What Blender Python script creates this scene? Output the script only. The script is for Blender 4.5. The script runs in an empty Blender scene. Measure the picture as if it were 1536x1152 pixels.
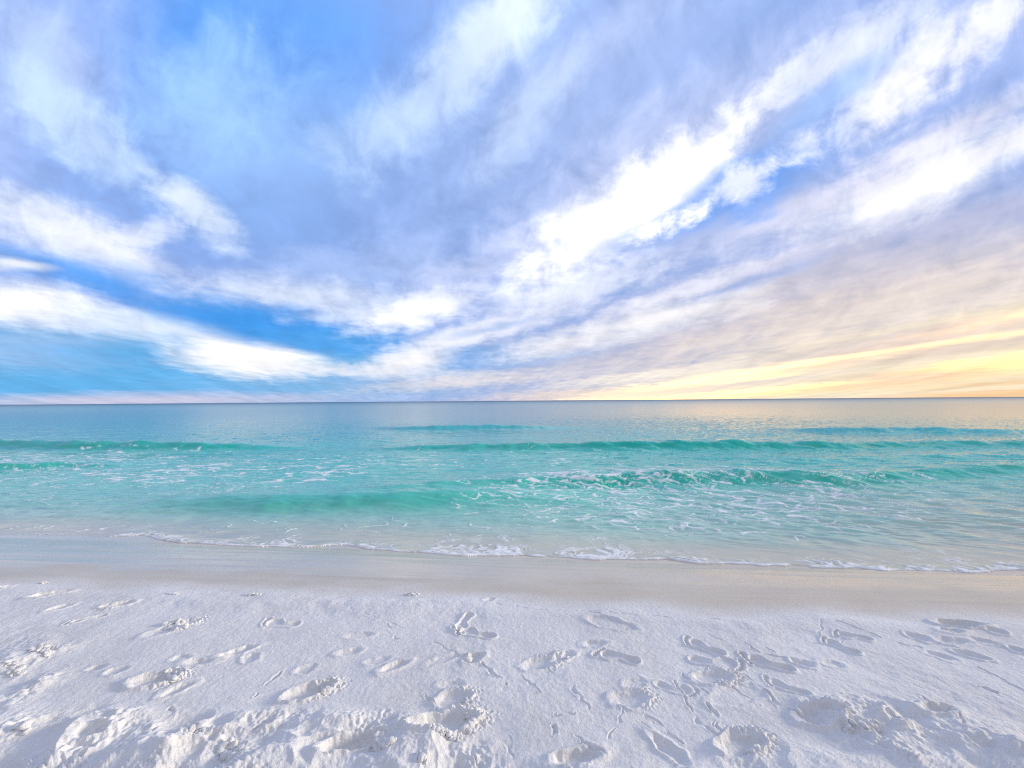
import bpy, math, random
import numpy as np
from mathutils import Matrix, Vector

R = math.radians
S = bpy.context.scene
RNG = np.random.RandomState(7)
random.seed(7)

# ------------------------------------------------------------------ camera
CAM_H = 1.75                     # above the still water
F_PX = 577.0                     # focal length in pixels of the 1536-wide photograph
PITCH, ROLL = R(2.48), R(0.45)
fw = np.array([0, math.cos(PITCH), math.sin(PITCH)])
r0 = np.array([1.0, 0, 0])
u0 = np.cross(r0, fw)
CR = r0 * math.cos(ROLL) - u0 * math.sin(ROLL)
CU = u0 * math.cos(ROLL) + r0 * math.sin(ROLL)
cd = bpy.data.cameras.new('camera')
cam = bpy.data.objects.new('camera', cd)
S.collection.objects.link(cam)
m3 = Matrix(((CR[0], CU[0], -fw[0]), (CR[1], CU[1], -fw[1]), (CR[2], CU[2], -fw[2])))
cam.matrix_world = Matrix.Translation((0, 0, CAM_H)) @ m3.to_4x4()
cd.sensor_width = 36.0
cd.lens = F_PX / 1536 * 36.0
cd.clip_start, cd.clip_end = 0.05, 60000
S.camera = cam


def ray(px, py):
    """direction of the photograph's pixel"""
    px = np.asarray(px, float); py = np.asarray(py, float)
    a = (px - 768) / F_PX; b = (576 - py) / F_PX
    return fw + a[..., None] * CR + b[..., None] * CU


def ground(px, py, z=0.0):
    d = ray(px, py)
    t = (z - CAM_H) / d[..., 2]
    return d[..., 0] * t, d[..., 1] * t


def project(x, y, z):
    p = np.stack([x, y, z - CAM_H], -1)
    w = np.maximum(p @ fw, 0.05)
    return 768 + F_PX * (p @ CR) / w, 576 - F_PX * (p @ CU) / w


# ------------------------------------------------------------------ light and exposure
SUN_EL, SUN_AZ = R(11.0), R(80.0)          # azimuth from +Y (out to sea) towards +X (right)
SUN_ENERGY = 3.0
W_STR = 0.1
EXPOSURE = 0.13
vs = S.view_settings
vs.view_transform = 'Standard'; vs.look = 'None'; vs.exposure = EXPOSURE; vs.gamma = 1.0
vs.use_curve_mapping = False
S.cycles.use_denoising = False            # 128 samples leave only a fine grain, like the photograph's
S.cycles.pixel_filter_type = 'BLACKMAN_HARRIS'; S.cycles.filter_width = 1.1
sl = bpy.data.lights.new('sun', 'SUN')
sl.energy = SUN_ENERGY; sl.angle = R(10); sl.color = (1.0, 0.88, 0.70)
sun = bpy.data.objects.new('sun', sl)
S.collection.objects.link(sun)
sd = Vector((math.sin(SUN_AZ) * math.cos(SUN_EL), math.cos(SUN_AZ) * math.cos(SUN_EL), math.sin(SUN_EL)))
sun.rotation_euler = sd.to_track_quat('Z', 'Y').to_euler()


def lin(c):
    """sRGB 0-255 (may run over 255 for over-exposed cloud) to linear"""
    o = []
    for v in c:
        v = v / 255.0
        o.append(v / 12.92 if v <= 0.04045 else ((v + 0.055) / 1.055) ** 2.4)
    return o


# ------------------------------------------------------------------ sky: Nishita under a layered, wind-drawn cloud sheet
world = bpy.data.worlds.new('World'); S.world = world; world.use_nodes = True
nt = world.node_tree; nt.nodes.clear(); L = nt.links.new


def N(t, tree=None, **kw):
    n = (tree or nt).nodes.new(t)
    for k, v in kw.items():
        setattr(n, k, v)
    return n


def math_node(op, a, b=None, c=None, clamp=False):
    n = N('ShaderNodeMath', operation=op, use_clamp=clamp)
    for i, v in enumerate((a, b, c)):
        if v is None: continue
        if isinstance(v, (int, float)): n.inputs[i].default_value = v
        else: L(v, n.inputs[i])
    return n.outputs[0]


def vmath(op, a, b=None):
    n = N('ShaderNodeVectorMath', operation=op)
    for i, v in enumerate((a, b)):
        if v is None: continue
        if isinstance(v, (tuple, list)): n.inputs[i].default_value = v
        elif isinstance(v, (int, float)): n.inputs['Scale'].default_value = v
        else: L(v, n.inputs[i])
    return n.outputs[0]


def comb(x, y, z=0.0):
    n = N('ShaderNodeCombineXYZ')
    for i, v in enumerate((x, y, z)):
        if isinstance(v, (int, float)): n.inputs[i].default_value = v
        else: L(v, n.inputs[i])
    return n.outputs[0]


def noise(vec, scale, detail, rough=0.5, dist=0.0, col=False):
    n = N('ShaderNodeTexNoise'); n.noise_dimensions = '3D'
    n.inputs['Scale'].default_value = scale; n.inputs['Detail'].default_value = detail
    n.inputs['Roughness'].default_value = rough; n.inputs['Distortion'].default_value = dist
    L(vec, n.inputs['Vector'])
    return n.outputs['Color'] if col else n.outputs[0]


tc = N('ShaderNodeTexCoord'); sep = N('ShaderNodeSeparateXYZ')
L(tc.outputs['Generated'], sep.inputs[0])
dx, dy, dz = sep.outputs
zc = math_node('MAXIMUM', dz, 0.0)
# position on the cloud sheet overhead (perspective of a flat layer), softened towards the horizon
hz = math_node('ADD', zc, 0.055)
qx = math_node('DIVIDE', dx, hz); qy = math_node('DIVIDE', dy, hz)
th = math.atan2(-0.22, 1.0)           # the wind-drawn streaks run out to sea, a little to the left
ca, sa = math.cos(th), math.sin(th)
qs = math_node('ADD', math_node('MULTIPLY', qx, sa), math_node('MULTIPLY', qy, ca))       # along
qt = math_node('SUBTRACT', math_node('MULTIPLY', qx, ca), math_node('MULTIPLY', qy, sa))  # across
P_str = comb(math_node('MULTIPLY', qs, 0.42), qt, 1.7)
P_iso = comb(math_node('MULTIPLY', qs, 0.85), qt, 5.1)
n_str = math_node('SUBTRACT', noise(P_str, 1.3, 5, 0.52, 0.6), 0.5)
n_fin = math_node('SUBTRACT', noise(P_str, 4.2, 5, 0.55, 0.4), 0.5)
n_flf = math_node('SUBTRACT', noise(P_iso, 3.6, 9, 0.66, 0.25), 0.5)
# small cloudlets in bearing space, so that they keep a readable size low down too
gv0 = math_node('DIVIDE', zc, math_node('MAXIMUM', dy, 0.12)); gu0 = math_node('DIVIDE', dx, math_node('MAXIMUM', dy, 0.12))
n_mot = math_node('SUBTRACT', noise(comb(math_node('MULTIPLY_ADD', qt, 0.10, gu0), math_node('MULTIPLY_ADD', math_node('LOGARITHM', math_node('ADD', gv0, 0.12), 2.718281828), 0.75, math_node('MULTIPLY', qs, 0.05)), 3.3), 8.5, 9, 0.60, 0.45), 0.5)
n_brk = math_node('ADD', math_node('MULTIPLY', n_flf, 0.75), math_node('MULTIPLY', n_mot, 0.75))
n_mix = math_node('ADD', math_node('MULTIPLY', n_str, 0.6), math_node('MULTIPLY', n_brk, 0.9))
# bearing / elevation coordinates in which the individual clouds are placed
fy = math_node('MAXIMUM', dy, 0.12)
gu = math_node('DIVIDE', dx, fy); gv = math_node('DIVIDE', dz, fy)
g0 = comb(gu, gv)
w1 = vmath('SUBTRACT', noise(P_str, 0.9, 3, 0.5, 0.0, True), (0.5, 0.5, 0.5))
w2 = vmath('SUBTRACT', noise(P_iso, 2.6, 5, 0.6, 0.0, True), (0.5, 0.5, 0.5))
# the warp fades towards the horizon where the clouds are thin far-off lines
wa = math_node('ADD', math_node('MULTIPLY', zc, 0.34), 0.028)
sc = N('ShaderNodeVectorMath', operation='SCALE'); L(w1, sc.inputs[0]); L(wa, sc.inputs['Scale'])
wb = math_node('ADD', math_node('MULTIPLY', zc, 0.20), 0.012)
sc2 = N('ShaderNodeVectorMath', operation='SCALE'); L(w2, sc2.inputs[0]); L(wb, sc2.inputs['Scale'])
warp = vmath('ADD', vmath('MULTIPLY', sc.outputs[0], (1, 0.8, 0)), vmath('MULTIPLY', sc2.outputs[0], (1, 0.7, 0)))
gw = vmath('ADD', g0, warp)
gsoft = vmath('ADD', g0, vmath('MULTIPLY', warp, (0.55, 0.55, 0)))

sky = N('ShaderNodeTexSky', sky_type='NISHITA')
sky.sun_disc = False; sky.sun_elevation = SUN_EL; sky.sun_rotation = SUN_AZ
sky.air_density = 1.0; sky.dust_density = 0.6; sky.ozone_density = 2.0
cur = None


def rgbnode(c, gain=1.0):
    n = N('ShaderNodeRGB'); c = lin(c)
    n.outputs[0].default_value = (c[0] * gain / W_STR, c[1] * gain / W_STR, c[2] * gain / W_STR, 1)
    return n.outputs[0]


def mixc(f, a, b):
    n = N('ShaderNodeMix', data_type='RGBA')
    if isinstance(f, (int, float)): n.inputs['Factor'].default_value = f
    else: L(f, n.inputs['Factor'])
    L(a, n.inputs[6]); L(b, n.inputs[7])
    return n.outputs[2]


cur = mixc(0.90, sky.outputs[0], rgbnode((150, 180, 240)))


def layer(px, py, rx, ry, ang, col, st, k=0.5, lo=0.0, hi=0.95, n='s', soft=False):
    """one cloud / gap: an ellipse (photo pixels turned into a bearing), ragged by the noise"""
    global cur
    d = ray(px, py); u, v = d[0] / d[1], d[2] / d[1]
    mp = N('ShaderNodeMapping', vector_type='TEXTURE')
    mp.inputs['Location'].default_value = (u, v, 0)
    mp.inputs['Rotation'].default_value = (0, 0, R(ang))
    mp.inputs['Scale'].default_value = (rx / F_PX, ry / F_PX, 1)
    L(gsoft if soft else gw, mp.inputs['Vector'])
    g = N('ShaderNodeTexGradient', gradient_type='SPHERICAL'); L(mp.outputs[0], g.inputs[0])
    nn = {'s': n_mix, 'f': n_fin, 'c': n_brk}[n]
    m = math_node('MULTIPLY_ADD', nn, k, g.outputs['Fac'])
    mr = N('ShaderNodeMapRange', interpolation_type='SMOOTHSTEP')
    L(m, mr.inputs[0])
    mr.inputs[1].default_value = lo; mr.inputs[2].default_value = hi
    mr.inputs[3].default_value = 0.0; mr.inputs[4].default_value = st
    f = math_node('MULTIPLY', mr.outputs[0], math_node('GREATER_THAN', g.outputs['Fac'], 0.0)) if lo <= 0 else mr.outputs[0]
    f = math_node('MULTIPLY', mr.outputs[0], math_node('MULTIPLY', g.outputs['Fac'], 6.0, clamp=True))
    cur = mixc(f, cur, rgbnode(col))


# --- sky colour behind, large soft fields
layer(330, 40, 520, 260, -20, (100, 164, 250), .95)
layer(760, 20, 300, 200, 40, (142, 180, 246), .7)
layer(10, 130, 200, 460, -40, (176, 196, 248), .7, k=.9)
layer(200, 260, 460, 130, -38, (128, 168, 240), .8, k=.9)
layer(430, 230, 420, 200, -30, (154, 194, 250), .8, n='c', k=1.0)
layer(310, 150, 210, 150, 60, (160, 203, 255), .7, n='c', k=1.2)
layer(420, 330, 480, 120, -12, (138, 178, 238), .8, n='c', k=1.0)
layer(690, 305, 620, 190, 16, (132, 165, 226), .95, k=.8)
layer(880, 130, 280, 700, -38, (168, 190, 238), .7, k=.8)
layer(1480, 40, 460, 180, 32, (178, 195, 243), .7, k=.8)
layer(150, 560, 700, 110, 0, (96, 174, 228), .95, hi=.5)
layer(60, 522, 360, 50, 0, (166, 192, 230), .75, n='f', k=.8)
layer(220, 530, 300, 30, -2, (92, 170, 228), .8, n='f', k=.8)
layer(560, 575, 420, 36, 0, (140, 182, 224), .75, n='f', k=.6)
layer(760, 550, 340, 80, 4, (160, 180, 218), .75, n='f', k=.6)
layer(1300, 400, 780, 170, 17, (182, 188, 218), .9, k=.7)
layer(1080, 480, 560, 100, 12, (194, 193, 213), .8, n='c', k=.7)
layer(1490, 500, 920, 230, 10, (218, 206, 202), .9, k=.5)
layer(1560, 545, 960, 170, 6, (250, 233, 200), .92, soft=True)
layer(1600, 520, 460, 120, 10, (255, 238, 208), .5, soft=True, n='f', k=.5)
# --- light veils on the left and overhead
layer(70, 90, 200, 90, -50, (190, 212, 250), .7, n='c', k=1.3)
layer(90, 185, 230, 80, -36, (196, 220, 252), .8, n='c', k=1.4)
layer(150, 240, 170, 60, -36, (194, 218, 252), .7, n='c', k=1.4)
layer(40, 330, 190, 50, -25, (205, 220, 248), .65, n='c', k=1.2)
layer(285, 320, 130, 46, -38, (226, 238, 253), .85, n='c', k=1.3)
layer(115, 370, 250, 66, -22, (236, 240, 251), .9, n='c', k=1.1)
layer(215, 356, 90, 34, 10, (240, 244, 253), .6, n='c', k=1.4)
layer(500, 215, 50, 70, 60, (180, 210, 254), .6, n='c', k=1.0)
layer(700, 70, 330, 110, 48, (190, 214, 252), .7, n='c', k=1.2)
layer(730, 45, 250, 80, 45, (226, 240, 254), .9, n='c', k=1.4)
layer(610, 165, 210, 76, 50, (188, 213, 252), .7, n='c', k=1.4)
layer(790, 165, 180, 66, 50, (202, 222, 253), .7, n='c', k=1.4)
layer(900, 60, 200, 50, 40, (190, 208, 250), .6, n='c', k=1.4)
layer(540, 400, 460, 60, 6, (172, 194, 240), .6, n='c', k=1.2)
layer(690, 400, 220, 50, 22, (192, 205, 241), .6, n='c', k=1.4)
# --- blue openings, left
layer(140, 424, 250, 46, -16, (82, 156, 238), .9, n='f', k=.5)
layer(20, 402, 80, 14, -8, (244, 248, 253), .9, n='f', k=.3)
layer(330, 466, 120, 30, -14, (80, 155, 232), .8, n='f')
layer(560, 520, 230, 24, -6, (90, 162, 228), .8, n='f')
layer(740, 537, 260, 28, 5, (116, 170, 230), .85, n='f')
layer(900, 500, 240, 26, 10, (136, 175, 228), .75, n='f')
# --- bright clouds, left and centre
layer(30, 456, 200, 46, -6, (262, 261, 260), .9, n='c', k=.7, hi=.85)
layer(215, 492, 310, 32, -9, (228, 236, 252), .8, n='f', k=.6, hi=.9)
layer(375, 538, 180, 40, -4, (264, 259, 254), .95, n='f', k=.5, hi=.8)
layer(540, 556, 300, 18, -4, (228, 232, 242), .8, n='f', k=.7)
layer(450, 444, 280, 46, -5, (222, 232, 250), .85, n='c', k=1.0)
layer(418, 488, 260, 46, -9, (66, 150, 230), .95, n='f', k=.5, hi=.75)
layer(500, 512, 170, 24, -8, (86, 162, 230), .85, n='f', k=.5)
layer(540, 474, 160, 26, -2, (210, 222, 246), .7, n='c', k=1.0)
layer(620, 464, 140, 36, 18, (264, 264, 264), .95, n='c', k=.9, hi=.9)
layer(690, 505, 180, 28, 16, (256, 255, 255), .9, n='c', k=.8, hi=.9)
layer(615, 543, 90, 24, 6, (255, 250, 246), .85, n='f', k=.4)
layer(800, 470, 190, 30, 18, (230, 234, 248), .7, n='c', k=1.0)
layer(730, 492, 120, 12, 14, (150, 182, 232), .7, n='f', k=.7)
layer(700, 572, 260, 14, 4, (225, 220, 222), .75, n='f')
layer(200, 601, 560, 18, 0, (214, 204, 220), .8, soft=True)
# --- the great white streaks on the right
layer(985, 258, 640, 140, 36, (210, 216, 245), .75, n='c', k=1.0)
layer(925, 318, 250, 80, 32, (282, 281, 280), .95, n='c', k=1.3, hi=.9)
layer(1020, 245, 220, 76, 38, (276, 276, 277), .93, n='c', k=1.6, lo=.05, hi=.95)
layer(1115, 165, 190, 56, 44, (262, 263, 267), .88, n='c', k=2.0, lo=.08, hi=1.0)
layer(1215, 95, 220, 50, 38, (228, 236, 253), .75, n='c', k=1.6)
layer(1270, 70, 240, 50, 32, (226, 234, 252), .7, n='c', k=1.5)
layer(1380, 100, 280, 74, 36, (248, 249, 260), .8, n='c', k=2.6, lo=.12, hi=1.25)
layer(1480, 40, 160, 34, 36, (244, 246, 254), .8, n='c', k=2.4, lo=.1, hi=1.0)
layer(1335, 165, 190, 60, 32, (252, 252, 260), .8, n='c', k=2.2, lo=.12, hi=1.2)
layer(1440, 190, 280, 44, 24, (234, 232, 246), .7, n='c', k=1.6)
layer(1390, 268, 270, 74, 24, (258, 257, 258), .92, n='c', k=.9, hi=.9)
layer(1180, 312, 340, 56, 20, (222, 222, 240), .75, n='c', k=1.4)
layer(1520, 205, 220, 40, 24, (246, 244, 248), .7, n='c', k=1.3)
layer(1490, 320, 260, 36, 18, (186, 188, 216), .6, n='c', k=1.2)
layer(1235, 160, 190, 44, 36, (162, 197, 250), .75, n='c', k=1.6)
layer(1140, 272, 240, 66, 30, (116, 164, 240), .95, n='c', k=1.2, lo=.05, hi=.7)
layer(1205, 222, 150, 60, 20, (250, 251, 258), .75, n='c', k=2.2, lo=.25, hi=1.15)
layer(1010, 338, 180, 32, 14, (140, 176, 240), .8, n='c', k=1.6, lo=.06, hi=.8)
layer(1000, 340, 190, 44, 14, (258, 258, 262), .9, n='c', k=2.4, lo=.48, hi=1.0)
layer(1130, 275, 190, 64, 26, (240, 243, 254), .75, n='c', k=2.2, lo=.42, hi=1.15)
layer(870, 425, 240, 38, 14, (226, 232, 248), .8, n='c', k=1.1)
layer(1060, 440, 280, 24, 17, (156, 178, 226), .8, n='c', k=1.0)
layer(1040, 424, 240, 20, 19, (236, 236, 248), .85, n='c', k=1.2)
layer(1210, 372, 300, 20, 18, (206, 208, 232), .6, n='c', k=1.2)
layer(970, 480, 300, 34, 13, (244, 241, 242), .9, n='c', k=.9)
layer(850, 520, 170, 24, 8, (232, 230, 236), .75, n='f')
layer(1380, 445, 420, 50, 12, (228, 216, 211), .75, n='c', k=1.0)
# --- sunset lines low on the right
layer(1230, 548, 600, 36, 8.5, (255, 242, 214), .8, n='f', k=.8)
layer(1190, 551, 560, 15, 8.5, (440, 350, 228), .7, n='f', k=1.1, hi=.85)
layer(1000, 560, 260, 12, 6, (250, 240, 226), .8, n='f', k=.7)
layer(1480, 480, 420, 34, 11, (252, 236, 204), .75, n='f', k=.9)
layer(1490, 482, 400, 14, 11, (400, 320, 224), .55, n='f', k=.9)
layer(1350, 504, 420, 16, 10, (208, 198, 198), .8, n='f', k=.8)
layer(1440, 522, 460, 20, 8, (214, 198, 186), .85, n='f', k=.7)
layer(1500, 538, 300, 8, 8, (400, 300, 196), .75, n='f', k=.7)
layer(1450, 558, 440, 22, 6, (252, 230, 172), .75, n='f', k=.8)
layer(1450, 558, 420, 13, 6, (440, 320, 186), .65, n='f', k=1.0)
layer(1500, 574, 300, 9, 4, (232, 196, 150), .7, n='f', k=.6)
layer(1260, 573, 420, 13, 5, (214, 194, 180), .8, n='f', k=.6)
layer(1150, 588, 440, 18, 3.5, (255, 240, 206), .8, n='f', k=.8, hi=.8)
layer(1120, 590, 400, 9, 3.5, (460, 350, 214), .85, n='f', k=1.2)
layer(1300, 580, 380, 9, 4, (226, 200, 174), .8, n='f', k=1.2)
layer(1080, 578, 260, 7, 5, (214, 200, 200), .7, n='f', k=1.2)
layer(1400, 505, 420, 10, 9, (206, 196, 196), .75, n='f', k=.9)
layer(1320, 536, 420, 9, 8, (220, 206, 196), .7, n='f', k=.9)
layer(1400, 566, 360, 8, 5, (222, 200, 180), .75, n='f', k=.9)
layer(1500, 594, 430, 14, 2.5, (242, 198, 150), .9, n='f', k=.3, hi=.7)
layer(880, 592, 260, 14, 2, (240, 220, 205), .75, soft=True)
# --- away from the water: an even, pale cloud sheet overhead and inland
mrb = N('ShaderNodeMapRange', interpolation_type='SMOOTHSTEP'); L(dy, mrb.inputs[0])
mrb.inputs[1].default_value = 0.42; mrb.inputs[2].default_value = 0.12; mrb.inputs[3].default_value = 0.0; mrb.inputs[4].default_value = 1.0
cur = mixc(mrb.outputs[0], cur, mixc(math_node('MULTIPLY_ADD', n_flf, 1.6, 0.5, clamp=True), rgbnode((170, 177, 204)), rgbnode((196, 198, 210))))

# fine wind-drawn brightness variation over everything
gain = math_node('MULTIPLY_ADD', n_flf, 0.30, math_node('MULTIPLY_ADD', n_fin, 0.18, math_node('MULTIPLY_ADD', n_mot, 0.46, 1.0)))
gcol = N('ShaderNodeVectorMath', operation='SCALE'); L(cur, gcol.inputs[0]); L(gain, gcol.inputs['Scale'])
bg = N('ShaderNodeBackground'); bg.inputs['Strength'].default_value = W_STR
L(gcol.outputs[0], bg.inputs['Color'])
wo = N('ShaderNodeOutputWorld'); L(bg.outputs[0], wo.inputs[0])
world.cycles.sampling_method = 'MANUAL'; world.cycles.sample_map_resolution = 512

# ------------------------------------------------------------------ numpy noise


def _hash(ix, iy, seed):
    h = (ix.astype(np.int64) * 374761393 + iy.astype(np.int64) * 668265263 + seed * 974711) & 0xffffffff
    h = ((h ^ (h >> 13)) * 1274126177) & 0xffffffff
    return (h ^ (h >> 16)) & 0xffffffff


def gnoise(x, y, seed=0):
    ix = np.floor(x); iy = np.floor(y)
    fx = x - ix; fy_ = y - iy
    ux = fx * fx * fx * (fx * (fx * 6 - 15) + 10); uy = fy_ * fy_ * fy_ * (fy_ * (fy_ * 6 - 15) + 10)
    out = []
    for oy in (0, 1):
        for ox in (0, 1):
            a = _hash(ix + ox, iy + oy, seed) * (2 * np.pi / 4294967296.0)
            out.append(np.cos(a) * (fx - ox) + np.sin(a) * (fy_ - oy))
    return ((out[0] * (1 - ux) + out[1] * ux) * (1 - uy) + (out[2] * (1 - ux) + out[3] * ux) * uy) * 1.5


def fbm(x, y, oct=4, seed=0, gain=0.5, lac=2.03):
    a, s = 1.0, np.zeros_like(x)
    for i in range(oct):
        s += a * gnoise(x, y, seed + i * 17)
        x, y, a = x * lac, y * lac, a * gain
    return s


def ss(a, b, x):
    t = np.clip((x - a) / (b - a), 0, 1)
    return t * t * (3 - 2 * t)


def ell(px, py, cx, cy, rx, ry, ang=0.0):
    """soft elliptical field, 1 in the middle, 0 outside"""
    a = R(ang); X = px - cx; Y = -(py - cy)
    u = (X * math.cos(a) + Y * math.sin(a)) / rx; v = (-X * math.sin(a) + Y * math.cos(a)) / ry
    return np.clip(1 - (u * u + v * v), 0, 1)


def interp(x, pts):
    xs, ys = zip(*pts)
    return np.interp(x, xs, ys)


def smooth_path(pts, z=0.0, n=120, sm=3):
    """photo pixel polyline -> (x, y) on the plane z, sampled and smoothed, for use as y(x)"""
    xs = np.linspace(pts[0][0], pts[-1][0], n)
    ys = interp(xs, pts)
    for _ in range(sm):
        ys[1:-1] = (ys[:-2] + 2 * ys[1:-1] + ys[2:]) / 4
    return ground(xs, ys, z)


# ------------------------------------------------------------------ lines of the shore (photo pixels -> plan)
EDGE = [(-400, 792), (0, 800), (120, 801), (228, 803), (250, 812), (300, 815), (345, 820), (440, 822), (520, 818), (560, 825), (650, 831), (700, 836),
        (790, 833), (840, 836), (900, 840), (1000, 839), (1045, 845), (1100, 846), (1200, 850), (1290, 854), (1330, 860),
        (1345, 855), (1390, 858), (1420, 857), (1470, 859), (1536, 856), (2000, 866)]
ex, ey = smooth_path(EDGE, 0.0, 400, 1)
bx, by = smooth_path([(-400, 806), (0, 808), (500, 822), (800, 838), (1200, 852), (1536, 860), (2000, 868)], 0.0, 100, 6)


def edge_y(x):
    w = 0.05 * gnoise(x * 2.1, x * 0, 3) + 0.02 * gnoise(x * 6.3, x * 0, 4)
    return np.interp(x, ex, ey, left=ey[0] + 0.0, right=ey[-1]) + w - 0.078 * np.clip(x - ex[-1], 0, 1e9) + 0.078 * np.clip(ex[0] - x, 0, 1e9)


def base_edge(x):
    return np.interp(x, bx, by) - 0.078 * np.clip(x - bx[-1], 0, 1e9) + 0.078 * np.clip(bx[0] - x, 0, 1e9)


def sand_base(x, y):
    s = y - base_edge(x)
    z = np.where(s > 0, -0.075 * s - 0.006 * np.clip(s, 0, 6) ** 2, 0.0)
    z = z * (1 - 0.78 * ss(0.8, 6.5, x) * ss(13, 5, y))          # a sand bar makes the right side shallower
    z = np.maximum(z, -4.0)
    up = np.clip(-s, 0, 1e9)
    zu = 0.20 * (1 - np.exp(-up / 1.1)) + 0.035 * np.clip(up, 0, 3)
    return np.where(s > 0, z, np.minimum(zu, 0.5))


# ------------------------------------------------------------------ fan grids
def columns(n=1500):
    c = np.linspace(-1.42, 1.42, n)
    o = 1.45 * np.power(1.09, np.arange(1, 42))
    return np.concatenate([-o[::-1], c, o])


def rows_from(py_list):
    return np.array([CAM_H * F_PX / (p - 601.0) for p in py_list])


class Fan:
    def __init__(self, cols, rows, floor=1.15):
        self.c, self.r = cols, rows
        self.w = np.maximum(rows, floor)
        self.X = self.w[:, None] * cols[None, :]
        self.Y = np.repeat(rows[:, None], len(cols), 1)


MATS = {}


def finish(name, V, F, nrm, attrs, mat, props, origin=None):
    """link one mesh object; V (n,3), F quads (m,4); custom normals keep cut sheets seamless"""
    me = bpy.data.meshes.new(name)
    o0 = V.mean(0) if origin is None else np.asarray(origin, float)
    if props.get('kind') == 'structure': o0 = np.zeros(3)
    W = (V - o0).astype(np.float32)
    me.vertices.add(len(W)); me.vertices.foreach_set('co', W.ravel())
    k = F.shape[1]
    me.loops.add(F.size); me.loops.foreach_set('vertex_index', F.astype(np.int32).ravel())
    me.polygons.add(len(F)); me.polygons.foreach_set('loop_start', (np.arange(len(F)) * k).astype(np.int32))
    me.polygons.foreach_set('use_smooth', np.ones(len(F), bool))
    me.update(calc_edges=True)
    for a, v in attrs.items():
        at = me.attributes.new(a, 'FLOAT', 'POINT'); at.data.foreach_set('value', v.astype(np.float32))
    if nrm is not None:
        me.normals_split_custom_set_from_vertices(nrm.astype(np.float32).tolist())
    me.materials.append(mat)
    o = bpy.data.objects.new(name, me); o.location = o0
    S.collection.objects.link(o)
    for a, v in props.items(): o[a] = v
    return o


def sheet(fan, Z, label, keep, attrs, table, mat):
    """split one height field into objects by its per-face label"""
    nr, nc = Z.shape
    P = np.stack([fan.X, fan.Y, Z], -1)
    du = np.empty_like(P); dv = np.empty_like(P)
    du[:, 1:-1] = P[:, 2:] - P[:, :-2]; du[:, 0] = P[:, 1] - P[:, 0]; du[:, -1] = P[:, -1] - P[:, -2]
    dv[1:-1] = P[2:] - P[:-2]; dv[0] = P[1] - P[0]; dv[-1] = P[-1] - P[-2]
    nm = np.cross(du, dv); nm /= np.linalg.norm(nm, axis=-1, keepdims=True) + 1e-12
    nm[nm[..., 2] < 0] *= -1
    idx = np.arange(nr * nc).reshape(nr, nc)
    up = fan.r[1] > fan.r[0]
    q = np.stack([idx[:-1, :-1], idx[:-1, 1:], idx[1:, 1:], idx[1:, :-1]], -1) if up else \
        np.stack([idx[:-1, :-1], idx[1:, :-1], idx[1:, 1:], idx[:-1, 1:]], -1)
    P = P.reshape(-1, 3); nm = nm.reshape(-1, 3); at = {k: v.reshape(-1) for k, v in attrs.items()}
    lab = label[:-1, :-1].reshape(-1); kp = keep[:-1, :-1].reshape(-1); q = q.reshape(-1, 4)
    out = {}
    for k, (name, props) in table.items():
        f = q[(lab == k) & kp]
        if len(f) == 0:
            print('EMPTY', k, name, props.get('label')); continue
        u, inv = np.unique(f, return_inverse=True)
        out[k] = finish(name, P[u], inv.reshape(f.shape), nm[u], {a: v[u] for a, v in at.items()}, mat, props)
    return out


# ------------------------------------------------------------------ materials
def new_mat(name):
    global nt, L
    m = bpy.data.materials.new(name); m.use_nodes = True
    nt = m.node_tree; nt.nodes.clear(); L = nt.links.new
    return m


def attr(name):
    n = N('ShaderNodeAttribute'); n.attribute_name = name
    return n.outputs['Fac']


def ramp(fac, stops, interp_='LINEAR'):
    n = N('ShaderNodeValToRGB'); n.color_ramp.interpolation = interp_
    e = n.color_ramp.elements
    while len(e) < len(stops): e.new(0.5)
    for el, (p, c) in zip(e, stops):
        el.position = p; el.color = (c[0], c[1], c[2], 1)
    L(fac, n.inputs[0])
    return n.outputs[0]


def maprange(v, a, b, c, d):
    n = N('ShaderNodeMapRange'); n.clamp = True
    L(v, n.inputs[0])
    for i, q in enumerate((a, b, c, d)): n.inputs[i + 1].default_value = q
    return n.outputs[0]


def mix_f(f, a, b):
    return math_node('ADD', math_node('MULTIPLY', math_node('SUBTRACT', 1.0, f), a), math_node('MULTIPLY', f, b))


def col_const(c):
    n = N('ShaderNodeRGB'); n.outputs[0].default_value = (c[0], c[1], c[2], 1)
    return n.outputs[0]


# sand: white quartz sand, darker and glossy where it is wet
M_SAND = new_mat('sand')
geo = N('ShaderNodeNewGeometry'); pos = geo.outputs['Position']
wet = attr('wet'); film = attr('film'); rough_a = attr('churn')
grain = noise(pos, 260, 3, 0.7); blot = noise(pos, 2.2, 4, 0.55); mid = noise(pos, 38, 6, 0.65)
dryc = ramp(math_node('ADD', math_node('MULTIPLY', grain, 0.35), math_node('MULTIPLY_ADD', mid, 0.3, math_node('MULTIPLY', blot, 0.35))),
            [(0.30, (0.66, 0.64, 0.61)), (0.5, (0.80, 0.79, 0.775)), (0.70, (0.91, 0.905, 0.895))])
wetc = ramp(math_node('ADD', math_node('MULTIPLY', grain, 0.3), math_node('MULTIPLY', blot, 0.7)),
            [(0.25, (0.56, 0.49, 0.39)), (0.75, (0.66, 0.59, 0.48))])
specks = ramp(noise(pos, 95, 2, 0.5), [(0.0, (1, 1, 1)), (0.70, (1, 1, 1)), (0.78, (0.62, 0.6, 0.58)), (1, (0.5, 0.48, 0.46))])
sp = N('ShaderNodeMix', data_type='RGBA', blend_type='MULTIPLY'); sp.inputs['Factor'].default_value = 0.85
L(dryc, sp.inputs[6]); L(specks, sp.inputs[7])
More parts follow.
